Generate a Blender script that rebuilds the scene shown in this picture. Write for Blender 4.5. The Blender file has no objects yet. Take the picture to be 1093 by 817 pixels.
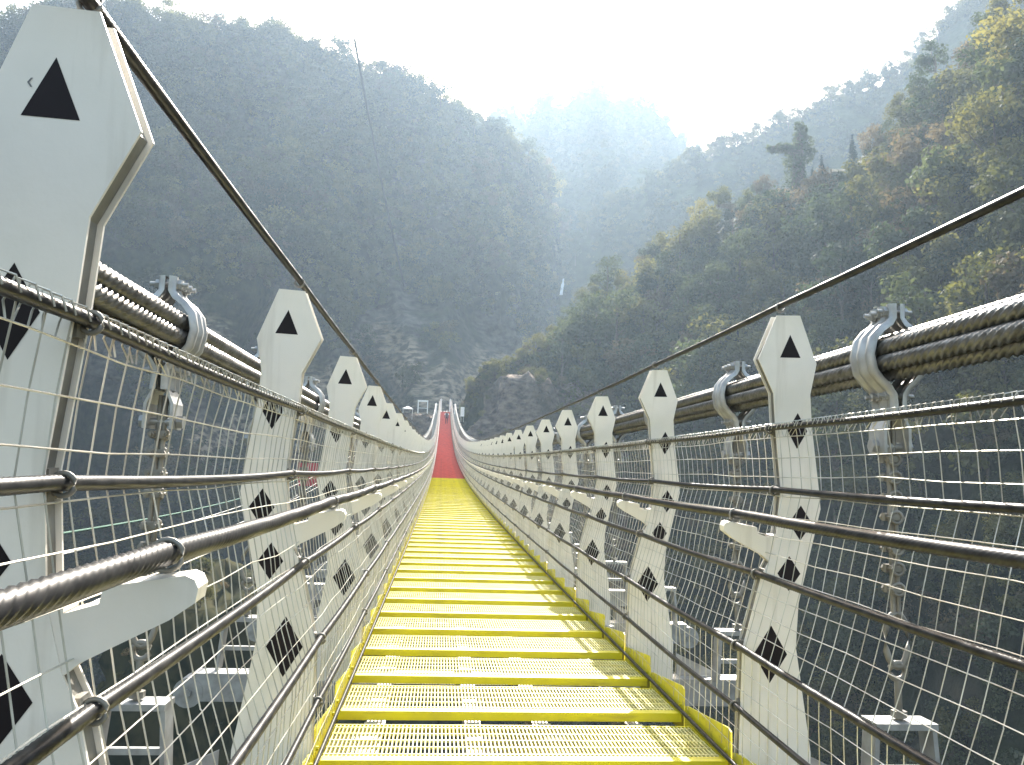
import bpy, math, random
import numpy as np
from mathutils import Vector, Matrix, noise as mn

rnd = random.Random(7)
rng = np.random.default_rng(7)
S = bpy.context.scene
COL = S.collection
PI = math.pi

# ------------------------------------------------------------------ camera
FW = Vector((0.08467311, 0.98782251, 0.13052644))
RT = Vector((0.99546014, -0.0895784, 0.03216863))
UP = Vector((-0.04346924, -0.12721005, 0.99092282))
CAM = Vector((-0.35931, 0.0, 1.04496))
cd = bpy.data.cameras.new('camera'); cam = bpy.data.objects.new('camera', cd); COL.objects.link(cam)
M = Matrix((RT, UP, -FW)).transposed().to_4x4(); M.translation = CAM
cam.matrix_world = M
cd.sensor_width = 36.0; cd.lens = 850.0 / 1093 * 36; cd.clip_start = 0.05; cd.clip_end = 6000
S.camera = cam
S.view_settings.view_transform = 'Standard'; S.view_settings.look = 'None'
S.view_settings.gamma = 1.0; S.view_settings.use_curve_mapping = False
S.view_settings.exposure = 1.9
S.cycles.use_denoising = True
try: S.cycles.denoiser = 'OPENIMAGEDENOISE'
except Exception: pass
S.cycles.max_bounces = 6; S.cycles.diffuse_bounces = 3; S.cycles.glossy_bounces = 2
S.cycles.transmission_bounces = 3; S.cycles.volume_bounces = 0
S.cycles.sample_clamp_indirect = 6.0

# ------------------------------------------------------------------ light
AZ, EL = math.radians(9.0), math.radians(39.5)
sd = Vector((math.sin(AZ) * math.cos(EL), math.cos(AZ) * math.cos(EL), math.sin(EL)))
ld = bpy.data.lights.new('sun', 'SUN'); ld.energy = 5.0; ld.angle = math.radians(0.53); ld.color = (1.0, 0.95, 0.86)
sun = bpy.data.objects.new('sun', ld); COL.objects.link(sun)
sun.rotation_euler = sd.to_track_quat('Z', 'Y').to_euler(); sun.location = (0, 0, 60)
w = bpy.data.worlds.new('World'); S.world = w; w.use_nodes = True
nt = w.node_tree
sky = nt.nodes.new('ShaderNodeTexSky'); sky.sky_type = 'NISHITA'; sky.sun_disc = False
sky.sun_elevation = EL; sky.sun_rotation = AZ; sky.air_density = 1.3; sky.dust_density = 3.0; sky.ozone_density = 1.0
wb = nt.nodes.new('ShaderNodeMixRGB'); wb.blend_type = 'MULTIPLY'; wb.inputs[0].default_value = 1; wb.inputs[2].default_value = (1.0, 0.93, 0.83, 1)
nt.links.new(sky.outputs[0], wb.inputs[1]); nt.links.new(wb.outputs[0], nt.nodes['Background'].inputs[0]); nt.nodes['Background'].inputs[1].default_value = 0.15

# ------------------------------------------------------------------ materials
def mat(name, col, rough=0.6, metal=0.0, var=0.15, scale=8.0, bump=0.0, bscale=40.0, col2=None, spec=0.5, lo=0.4, hi=0.6, detail=5):
    m = bpy.data.materials.new(name); m.use_nodes = True
    n, l = m.node_tree.nodes, m.node_tree.links
    b = n['Principled BSDF']
    b.inputs['Roughness'].default_value = rough; b.inputs['Metallic'].default_value = metal
    b.inputs['Specular IOR Level'].default_value = spec
    tc = n.new('ShaderNodeTexCoord'); nz = n.new('ShaderNodeTexNoise')
    nz.inputs['Scale'].default_value = scale; nz.inputs['Detail'].default_value = detail
    l.new(tc.outputs['Object'], nz.inputs['Vector'])
    cr = n.new('ShaderNodeValToRGB')
    c2 = col2 or tuple(c * (1 - var) for c in col)
    cr.color_ramp.elements[0].color = (*c2, 1); cr.color_ramp.elements[1].color = (*col, 1)
    cr.color_ramp.elements[0].position = lo; cr.color_ramp.elements[1].position = hi
    l.new(nz.outputs['Fac'], cr.inputs['Fac']); l.new(cr.outputs['Color'], b.inputs['Base Color'])
    if bump:
        n2 = n.new('ShaderNodeTexNoise'); n2.inputs['Scale'].default_value = bscale; n2.inputs['Detail'].default_value = 6
        l.new(tc.outputs['Object'], n2.inputs['Vector'])
        bp = n.new('ShaderNodeBump'); bp.inputs['Strength'].default_value = bump; bp.inputs['Distance'].default_value = 0.02
        l.new(n2.outputs['Fac'], bp.inputs['Height']); l.new(bp.outputs['Normal'], b.inputs['Normal'])
    return m

WHITE = mat('white_painted_board', (0.81, 0.75, 0.665), 0.45, 0, scale=3.5, col2=(0.68, 0.64, 0.55), lo=0.25, hi=0.55, bump=0.03, bscale=60)
BLACK = mat('black_sheet_mark', (0.016, 0.011, 0.013), 0.6, 0, 0.3, spec=0.2)
GALV = mat('galvanised_steel', (0.40, 0.41, 0.41), 0.42, 0.4, scale=14, col2=(0.25, 0.25, 0.24), lo=0.3, hi=0.7, bump=0.04)
GALVD = mat('weathered_galvanised_steel', (0.26, 0.25, 0.22), 0.55, 0.3, scale=9, col2=(0.12, 0.108, 0.085), lo=0.3, hi=0.65, bump=0.1)
ROPE = mat('dark_wire_rope', (0.034, 0.033, 0.032), 0.36, 0.05, scale=30, col2=(0.014, 0.014, 0.015), spec=0.16)
STRAND = mat('main_cable_strand', (0.27, 0.265, 0.25), 0.33, 0.7, scale=20, col2=(0.12, 0.114, 0.10), lo=0.3, hi=0.7)
WIRE = mat('mesh_wire', (0.62, 0.60, 0.53), 0.33, 0.25, scale=6, col2=(0.42, 0.39, 0.32))
YEL = mat('yellow_paint', (0.70, 0.61, 0.015), 0.42, 0, scale=5, col2=(0.55, 0.47, 0.03), lo=0.3, hi=0.6, bump=0.05, bscale=50)
YELG = mat('yellow_grating_paint', (0.82, 0.77, 0.36), 0.30, 0, scale=7, col2=(0.72, 0.62, 0.15), lo=0.3, hi=0.7, spec=0.8)
RED = mat('red_paint', (0.60, 0.12, 0.09), 0.45, 0, scale=5, col2=(0.48, 0.11, 0.09), lo=0.3, hi=0.6)

def grime(m, stretch, col, lo, hi, amt):
    n, l = m.node_tree.nodes, m.node_tree.links; b = n['Principled BSDF']; src = b.inputs['Base Color'].links[0].from_socket
    tc = n.new('ShaderNodeTexCoord'); mp = n.new('ShaderNodeMapping'); mp.inputs['Scale'].default_value = stretch; nz = n.new('ShaderNodeTexNoise'); nz.inputs['Scale'].default_value = 1.0; nz.inputs['Detail'].default_value = 7
    oi = n.new('ShaderNodeObjectInfo'); ad = n.new('ShaderNodeVectorMath'); ad.operation = 'ADD'; sc = n.new('ShaderNodeMath'); sc.operation = 'MULTIPLY'; sc.inputs[1].default_value = 50
    l.new(oi.outputs['Random'], sc.inputs[0]); l.new(tc.outputs['Object'], mp.inputs[0]); l.new(mp.outputs[0], ad.inputs[0]); l.new(sc.outputs[0], ad.inputs[1]); l.new(ad.outputs[0], nz.inputs['Vector'])
    cr = n.new('ShaderNodeValToRGB'); cr.color_ramp.elements[0].position = lo; cr.color_ramp.elements[1].position = hi; cr.color_ramp.elements[0].color = (0, 0, 0, 1); cr.color_ramp.elements[1].color = (amt, amt, amt, 1)
    l.new(nz.outputs['Fac'], cr.inputs[0]); mx = n.new('ShaderNodeMixRGB'); l.new(cr.outputs[0], mx.inputs[0]); l.new(src, mx.inputs[1]); mx.inputs[2].default_value = (*col, 1); l.new(mx.outputs[0], b.inputs['Base Color'])
grime(WHITE, (26, 26, 2.2), (0.30, 0.24, 0.16), 0.56, 0.80, 0.32)
grime(YEL, (5, 30, 30), (0.22, 0.16, 0.05), 0.55, 0.80, 0.6)
grime(YELG, (4, 9, 9), (0.30, 0.26, 0.12), 0.50, 0.75, 0.6)
grime(RED, (5, 30, 30), (0.20, 0.05, 0.04), 0.5, 0.8, 0.6)

def foliage(name, c1, c2, trans=0.5):
    m = bpy.data.materials.new(name); m.use_nodes = True
    n, l = m.node_tree.nodes, m.node_tree.links
    n.remove(n['Principled BSDF']); out = n['Material Output']
    tc = n.new('ShaderNodeTexCoord'); oi = n.new('ShaderNodeObjectInfo')
    nz = n.new('ShaderNodeTexNoise'); nz.inputs['Scale'].default_value = 0.8; nz.inputs['Detail'].default_value = 4
    l.new(tc.outputs['Object'], nz.inputs['Vector'])
    ad = n.new('ShaderNodeMath'); ad.operation = 'ADD'; l.new(nz.outputs['Fac'], ad.inputs[0])
    mu = n.new('ShaderNodeMath'); mu.operation = 'MULTIPLY_ADD'; mu.inputs[1].default_value = 0.5; mu.inputs[2].default_value = -0.25
    l.new(oi.outputs['Random'], mu.inputs[0]); l.new(mu.outputs[0], ad.inputs[1])
    cr = n.new('ShaderNodeValToRGB'); cr.color_ramp.elements[0].position = 0.3; cr.color_ramp.elements[1].position = 0.7
    cr.color_ramp.elements[0].color = (*c1, 1); cr.color_ramp.elements[1].color = (*c2, 1)
    l.new(ad.outputs[0], cr.inputs['Fac'])
    d = n.new('ShaderNodeBsdfDiffuse'); t = n.new('ShaderNodeBsdfTranslucent'); g = n.new('ShaderNodeBsdfGlossy')
    g.inputs['Roughness'].default_value = 0.6
    for q in (d, t, g): l.new(cr.outputs['Color'], q.inputs['Color'])
    g.inputs['Color'].default_value = (0.5, 0.5, 0.5, 1); l.remove(g.inputs['Color'].links[0])
    mx = n.new('ShaderNodeMixShader'); mx.inputs[0].default_value = trans
    l.new(d.outputs[0], mx.inputs[1]); l.new(t.outputs[0], mx.inputs[2])
    m2 = n.new('ShaderNodeMixShader'); m2.inputs[0].default_value = 0.06
    l.new(mx.outputs[0], m2.inputs[1]); l.new(g.outputs[0], m2.inputs[2])
    l.new(m2.outputs[0], out.inputs['Surface'])
    return m

LEAF = {
    'dark': foliage('dark_green_leaves', (0.034, 0.050, 0.018), (0.088, 0.106, 0.036)),
    'olive': foliage('olive_leaves', (0.075, 0.080, 0.018), (0.155, 0.145, 0.040)),
    'pale': foliage('yellow_green_leaves', (0.105, 0.110, 0.022), (0.225, 0.200, 0.048)),
    'rust': foliage('reddish_brown_leaves', (0.100, 0.078, 0.036), (0.175, 0.132, 0.060)),
    'conifer': foliage('blue_green_needles', (0.015, 0.035, 0.022), (0.035, 0.060, 0.035), 0.15),
}
BARK = mat('tree_bark', (0.13, 0.10, 0.07), 0.9, 0, scale=6, col2=(0.07, 0.055, 0.04))
PALEBARK = mat('pale_bark', (0.30, 0.26, 0.21), 0.9, 0, scale=6, col2=(0.16, 0.13, 0.10))

def hillmat(name, rock, rock2, green, green2, rockamt, sc, bare=None):
    m = bpy.data.materials.new(name); m.use_nodes = True
    n, l = m.node_tree.nodes, m.node_tree.links
    b = n['Principled BSDF']; b.inputs['Roughness'].default_value = 0.95; b.inputs['Specular IOR Level'].default_value = 0.15
    tc = n.new('ShaderNodeTexCoord')
    def nz(s, d=6, stretch=None):
        q = n.new('ShaderNodeTexNoise'); q.inputs['Scale'].default_value = s; q.inputs['Detail'].default_value = d
        if stretch:
            mp = n.new('ShaderNodeMapping'); mp.inputs['Scale'].default_value = stretch
            l.new(tc.outputs['Object'], mp.inputs['Vector']); l.new(mp.outputs[0], q.inputs['Vector'])
        else: l.new(tc.outputs['Object'], q.inputs['Vector'])
        return q
    def ramp(src, a, c, p0=0.35, p1=0.65):
        r = n.new('ShaderNodeValToRGB'); r.color_ramp.elements[0].position = p0; r.color_ramp.elements[1].position = p1
        r.color_ramp.elements[0].color = (*a, 1); r.color_ramp.elements[1].color = (*c, 1); l.new(src, r.inputs['Fac']); return r
    a = ramp(nz(sc * 3, 9, (1, 1, 2.2)).outputs['Fac'], rock2, rock)
    g = ramp(nz(sc * 5, 6).outputs['Fac'], green2, green)
    msk = ramp(nz(sc * 0.5, 5).outputs['Fac'], (0, 0, 0), (1, 1, 1), 1 - rockamt - 0.06, 1 - rockamt + 0.06)
    mx = n.new('ShaderNodeMixRGB'); l.new(msk.outputs['Color'], mx.inputs[0]); l.new(g.outputs['Color'], mx.inputs[1]); l.new(a.outputs['Color'], mx.inputs[2])
    res = mx
    if bare:
        at = n.new('ShaderNodeAttribute'); at.attribute_name = 'bare'
        t2 = ramp(nz(sc * 4.5, 12, (0.6, 0.6, 2.2)).outputs['Fac'], tuple(c * .16 for c in bare), bare, 0.42, 0.62)
        m3 = n.new('ShaderNodeMixRGB'); l.new(at.outputs['Fac'], m3.inputs[0]); l.new(mx.outputs[0], m3.inputs[1]); l.new(t2.outputs['Color'], m3.inputs[2]); res = m3
    l.new(res.outputs[0], b.inputs['Base Color'])
    bp = n.new('ShaderNodeBump'); bp.inputs['Strength'].default_value = 0.9; bp.inputs['Distance'].default_value = 1.2
    l.new(nz(sc * 6, 9).outputs['Fac'], bp.inputs['Height']); l.new(bp.outputs['Normal'], b.inputs['Normal'])
    return m

ROCKM = hillmat('cliff_ground', (0.14, 0.125, 0.105), (0.03, 0.027, 0.025), (0.035, 0.045, 0.014), (0.012, 0.018, 0.008), 0.48, 0.09, (0.44, 0.35, 0.25))
WOODM = hillmat('wooded_ground', (0.10, 0.082, 0.055), (0.035, 0.03, 0.022), (0.026, 0.030, 0.010), (0.010, 0.014, 0.006), 0.36, 0.08)
FARM = hillmat('far_wooded_ground', (0.08, 0.09, 0.035), (0.04, 0.05, 0.02), (0.06, 0.07, 0.022), (0.025, 0.035, 0.012), 0.4, 0.04)
CRAGM = hillmat('bare_crag', (0.21, 0.165, 0.13), (0.050, 0.040, 0.036), (0.10, 0.08, 0.05), (0.04, 0.035, 0.03), 0.62, 0.22)

# ------------------------------------------------------------------ mesh helpers
class MB:
    def __init__(s): s.v = []; s.f = []; s.mi = []; s.n = 0; s.sm = []
    def add(s, v, f, mi=0, smooth=False):
        v = np.asarray(v, float).reshape(-1, 3)
        s.v.append(v); s.f.extend([tuple(i + s.n for i in q) for q in f]); s.mi.extend([mi] * len(f)); s.sm.extend([smooth] * len(f)); s.n += len(v)
    def box(s, c, h, mi=0, R=None):
        v = np.array([(x, y, z) for x in (-1, 1) for y in (-1, 1) for z in (-1, 1)], float) * np.array(h)
        if R is not None: v = v @ np.array(R).T
        s.add(v + np.array(c), [(0, 1, 3, 2), (4, 6, 7, 5), (0, 4, 5, 1), (2, 3, 7, 6), (0, 2, 6, 4), (1, 5, 7, 3)], mi)
    def prism(s, poly, y0, y1, mi=0, mside=None, inset=0):
        # polygon in XZ extruded along Y
        k = len(poly)
        v = [(x, y0, z) for x, z in poly] + [(x, y1, z) for x, z in poly]
        s.add(v, [tuple(range(k)), tuple(range(2 * k - 1, k - 1, -1))], mi)
        s.add(v, [(i, i + k, (i + 1) % k + k, (i + 1) % k) for i in range(k)], mi if mside is None else mside)
    def cyl(s, a, b, r, n=10, mi=0, r2=None, smooth=True):
        s.tube([a, b], r, n, mi, radii=[r, r if r2 is None else r2], smooth=smooth)
    def tube(s, pts, r, n=8, mi=0, radii=None, smooth=True, caps=True):
        P = np.asarray(pts, float); K = len(P)
        T = np.gradient(P, axis=0); T /= np.linalg.norm(T, axis=1)[:, None] + 1e-12
        ref = np.array((0, 0, 1.0)) if abs(T[:, 2]).mean() < 0.8 else np.array((1.0, 0, 0))
        A = np.cross(T, ref); A /= np.linalg.norm(A, axis=1)[:, None] + 1e-12; B = np.cross(A, T)
        R = np.full(K, r) if radii is None else np.asarray(radii, float)
        th = np.arange(n) * 2 * PI / n
        V = P[:, None] + R[:, None, None] * (np.cos(th)[None, :, None] * A[:, None] + np.sin(th)[None, :, None] * B[:, None])
        f = [(i * n + j, i * n + (j + 1) % n, (i + 1) * n + (j + 1) % n, (i + 1) * n + j) for i in range(K - 1) for j in range(n)]
        s.add(V.reshape(-1, 3), f, mi, smooth)
        if caps:
            s.add(V[0], [tuple(range(n - 1, -1, -1))], mi); s.add(V[-1], [tuple(range(n))], mi)
    def torus(s, c, R, r, ax, n=18, k=8, mi=0, arc=(0, 2 * PI)):
        ax = Vector(ax).normalized(); q = ax.to_track_quat('Z', 'Y')
        full = abs(arc[1] - arc[0] - 2 * PI) < 1e-6
        ts = np.linspace(arc[0], arc[1], n + 1)
        P = [Vector(c) + q @ Vector((R * math.cos(t), R * math.sin(t), 0)) for t in ts]
        s.tube(P, r, k, mi, caps=not full)
    def build(s, name, mats, parent=None, link=True):
        me = bpy.data.meshes.new(name)
        if s.n: me.from_pydata(np.vstack(s.v).tolist(), [], s.f)
        for m in (mats if isinstance(mats, (list, tuple)) else [mats]): me.materials.append(m)
        me.polygons.foreach_set('material_index', s.mi); me.polygons.foreach_set('use_smooth', s.sm)
        me.update()
        return mkobj(name, me, parent, link)

def mkobj(name, me, parent=None, link=True):
    o = bpy.data.objects.new(name, me)
    if link: COL.objects.link(o)
    if parent: o.parent = parent
    return o

def raw_mesh(name, V, F, mats, parent=None, smooth=False):
    """vectorised quads"""
    me = bpy.data.meshes.new(name); V = np.asarray(V, np.float32); F = np.asarray(F, np.int32)
    me.vertices.add(len(V)); me.vertices.foreach_set('co', V.ravel())
    k = F.shape[1]
    me.loops.add(F.size); me.loops.foreach_set('vertex_index', F.ravel())
    me.polygons.add(len(F)); me.polygons.foreach_set('loop_start', np.arange(0, F.size, k, dtype=np.int32))
    try: me.polygons.foreach_set('loop_total', np.full(len(F), k, np.int32))
    except Exception: pass
    me.polygons.foreach_set('use_smooth', np.full(len(F), smooth))
    me.update(calc_edges=True); me.validate()
    for m in (mats if isinstance(mats, (list, tuple)) else [mats]): me.materials.append(m)
    return mkobj(name, me, parent)

def batch_tubes(P, r, sides=4):
    """P (N,K,3) polylines -> V, F arrays"""
    P = np.asarray(P, float); N, K, _ = P.shape
    T = np.gradient(P, axis=1); T /= np.linalg.norm(T, axis=2, keepdims=True) + 1e-12
    ref = np.where(np.abs(T[..., 1:2]) > 0.7, np.array((0, 0, 1.0)), np.array((0, 1.0, 0)))
    A = np.cross(T, ref); A /= np.linalg.norm(A, axis=2, keepdims=True) + 1e-12; B = np.cross(A, T)
    th = np.arange(sides) * 2 * PI / sides
    V = P[:, :, None] + r * (np.cos(th)[:, None] * A[:, :, None] + np.sin(th)[:, None] * B[:, :, None])
    i = np.arange(N)[:, None, None]; k = np.arange(K - 1)[None, :, None]; j = np.arange(sides)[None, None, :]
    b = (i * K + k) * sides
    jj = (j + 1) % sides
    F = np.stack([b + j, b + jj, b + sides + jj, b + sides + j], -1).reshape(-1, 4)
    return V.reshape(-1, 3), F

def join_vf(L):
    n = 0; Vs = []; Fs = []
    for V, F in L: Vs.append(V); Fs.append(F + n); n += len(V)
    return np.vstack(Vs), np.vstack(Fs)

def twisted(P, r, lobes, lay, around, amp=0.16, phase=0.0):
    """laid rope: lobed section turning along a dense path P (K,3)"""
    P = np.asarray(P, float); K = len(P)
    T = np.gradient(P, axis=0); T /= np.linalg.norm(T, axis=1)[:, None]
    A = np.cross(T, (0, 0, 1.0)); A /= np.linalg.norm(A, axis=1)[:, None]; B = np.cross(A, T)
    s = np.concatenate([[0], np.cumsum(np.linalg.norm(np.diff(P, axis=0), axis=1))])
    ph = s * 2 * PI / lay + phase
    th = np.arange(around) * 2 * PI / around
    ang = th[None] + 0 * ph[:, None]
    R = r * (1 - amp + amp * np.abs(np.cos(lobes * (ang - ph[:, None]) / 2)) * 1.3)
    V = P[:, None] + R[..., None] * (np.cos(ang)[..., None] * A[:, None] + np.sin(ang)[..., None] * B[:, None])
    k = np.arange(K - 1)[:, None]; j = np.arange(around)[None]
    jj = (j + 1) % around
    F = np.stack([k * around + j, k * around + jj, (k + 1) * around + jj, (k + 1) * around + j], -1).reshape(-1, 4)
    return V.reshape(-1, 3), F

def empty(name, loc=(0, 0, 0), rz=0.0):
    o = bpy.data.objects.new(name, None); COL.objects.link(o); o.location = loc; o.rotation_euler = (0, 0, rz); o.empty_display_size = 0.3
    return o

def tag(o, label=None, cat=None, group=None, kind=None):
    if label: o['label'] = label
    if cat: o['category'] = cat
    if group: o['group'] = group
    if kind: o['kind'] = kind
    return o

def dup(o, parent=None, kids=True):
    c = o.copy(); COL.objects.link(c); c.parent = parent
    if kids:
        for ch in list(o.children): dup(ch, c)
    return c

# ------------------------------------------------------------------ the bridge
def zz(y): return 0.01976459 * y + 0.000433675 * y * y + 1.78743e-6 * y ** 3
Y0T, DT = 3.02734, 0.578995         # first tread, tread pitch
YP, SP, LEAN = 2.95679, 1.736985, 0.07874
YEND = 124.0
NPOST = int((YEND - YP) / SP)       # last station
bridge = empty('suspension_bridge', (0, 0, 0))
tag(bridge, 'long suspension footbridge with yellow and red stepped deck, white diamond-marked posts and wire mesh sides', 'bridge')

# ---- treads
def tread_mesh(paint, gpaint):
    D, Wd = 0.440, 0.75
    fr = MB()                                                 # side and back bars of the frame
    fr.box((0, D - 0.004, -0.016), (Wd, 0.004, 0.015)); fr.box((-Wd + 0.004, D / 2, -0.016), (0.004, D / 2 - 0.01, 0.015)); fr.box((Wd - 0.004, D / 2, -0.016), (0.004, D / 2 - 0.01, 0.015))
    t = fr.build('tread', paint, bridge)
    ns = MB()
    ns.prism([(-Wd, 0), (-Wd, -0.037), (Wd, -0.037), (Wd, 0)], -0.004, 0.0)
    ns.box((0, 0.022, -0.002), (Wd - 0.002, 0.022, 0.002))
    ns.build('nosing', paint, t)
    g = MB(); n = 94
    for i in range(n):
        x = -Wd + 0.016 + i * (2 * Wd - 0.032) / (n - 1)
        g.box((x, (0.045 + D - 0.009) / 2, -0.014), (0.0024, (D - 0.054) / 2, 0.012))
    for j in range(5):
        y = 0.07 + j * 0.082
        g.box((0, y, -0.0045), (Wd - 0.011, 0.0042, 0.0042))
    g.build('grating', gpaint, t)
    return t
ty = tread_mesh(YEL, YELG); tr = tread_mesh(RED, RED)
NT = int((YEND - Y0T) / DT)
RESTT = MB()
first = {id(ty): True, id(tr): True}
for k in range(-3, NT):
    y = Y0T + k * DT; red = k >= 58
    if k < 97:
        src = tr if red else ty
        if first[id(src)]: o = src; first[id(src)] = False
        else: o = dup(src, bridge)
        o.location = (rnd.uniform(-0.003, 0.003), y, zz(y)); o.rotation_euler = (rnd.uniform(-0.004, 0.004), rnd.uniform(-0.001, 0.001), 0)
    else:
        RESTT.box((0, y + 0.24, zz(y) - 0.012), (0.75, 0.237, 0.011)); RESTT.box((0, y - 0.004, zz(y) - 0.028), (0.75, 0.003, 0.028))
rest = RESTT.build('tread', RED, bridge); tag(rest, kind='stuff')

# ---- kick plates with their bolts
def kick_mesh(paint, side):
    m = MB(); y0, y1 = 0.008, 0.566
    xs = (0.764, 0.770)
    v = [(x * side, y, z) for x in xs for y, z in ((y0, -0.09), (y1, -0.09), (y1, 0.047), (y1 - 0.03, 0.055), (y0 + 0.03, 0.108), (y0, 0.10))]
    m.add(v, [(0, 1, 2, 3, 4, 5), (11, 10, 9, 8, 7, 6)] + [(i, i + 6, (i + 1) % 6 + 6, (i + 1) % 6) for i in range(6)])
    for yy in (0.06, 0.5):
        m.cyl((0.764 * side, yy, 0.02), (0.756 * side, yy, 0.02), 0.008, 6, 0, smooth=False)
    return m.build('kick_plate', paint, bridge)
kp = {(p, s): kick_mesh(YEL if p == 0 else RED, s) for p in (0, 1) for s in (-1, 1)}
used = set(); RK = [MB(), MB()]
for k in range(-3, NT):
    y = Y0T + k * DT; p = 1 if k >= 58 else 0
    for s in (-1, 1):
        if k < 45 or (p == 1 and (p, s) not in used):
            o = kp[(p, s)]
            if (p, s) in used: o = dup(o, bridge)
            used.add((p, s)); o.location = (0, y, zz(y))
        else:
            RK[p].add([(s * 0.767, y + 0.01, zz(y) - 0.09), (s * 0.767, y + 0.57, zz(y) - 0.09), (s * 0.767, y + 0.57, zz(y) + 0.047), (s * 0.767, y + 0.01, zz(y) + 0.105),
                       (s * 0.771, y + 0.01, zz(y) - 0.09), (s * 0.771, y + 0.57, zz(y) - 0.09), (s * 0.771, y + 0.57, zz(y) + 0.047), (s * 0.771, y + 0.01, zz(y) + 0.105)],
                      [(0, 1, 2, 3), (7, 6, 5, 4), (3, 2, 6, 7), (0, 3, 7, 4), (1, 5, 6, 2)])
for p in (0, 1): tag(RK[p].build('kick_plate', (YEL, RED)[p], bridge), kind='stuff')

# ---- stringers and cross beams
for x in (-0.60, -0.17, 0.13, 0.55):
    m = MB(); ys = np.linspace(-2, YEND, 75)
    for (dx, dz, hw, hh) in ((0, -0.075, 0.035, 0.004), (0, -0.115, 0.004, 0.036), (0, -0.155, 0.035, 0.004)):
        P = [(x + dx + a * hw, y, zz(y) + dz + b * hh) for y in ys for a, b in ((-1, -1), (1, -1), (1, 1), (-1, 1))]
        m.add(P, [(i * 4 + j, i * 4 + (j + 1) % 4, i * 4 + 4 + (j + 1) % 4, i * 4 + 4 + j) for i in range(len(ys) - 1) for j in range(4)])
    m.build('stringer', GALV, bridge)
# saddle blocks that carry the treads, sunlit white through the gaps
sb = MB()
for k in range(-3, 60):
    y = Y0T + k * DT
    for x in (-0.60, -0.17, 0.13, 0.55):
        sb.box((x + rnd.uniform(-.01, .01), y - 0.045, zz(y) - 0.052), (0.028, 0.028, 0.011))
o = sb.build('tread_bracket', GALV, bridge); tag(o, kind='stuff')

HY0 = 3.27
def hcab(y):
    h = 1.583 - 0.006 * min(y, 9)
    if y > 85: h -= 0.55 * ((y - 85) / 39) ** 2
    return h
CX = 1.487; HOFF = {-1: 0.05, 1: -0.13}
bm = MB()
bm.box((0, 0, -0.27), (1.74, 0.07, 0.078), 0)
for s in (-1, 1):
    bm.cyl((s * 1.755, -0.075, -0.30), (s * 1.755, 0.075, -0.30), 0.085, 18); bm.cyl((s * 1.755, -0.09, -0.30), (s * 1.755, 0.09, -0.30), 0.022, 8)
    bm.prism([(s * 1.45, -0.19), (s * 1.16, -0.19), (s * 1.16, -0.06)], 0.03, 0.04)
beam0 = bm.build('cross_beam', GALV, bridge)
pm = MB(); pm.box((0, 0, -0.2), (1.07, 0.03, 0.036)); pbeam0 = pm.build('post_beam', GALV, bridge)

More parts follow.
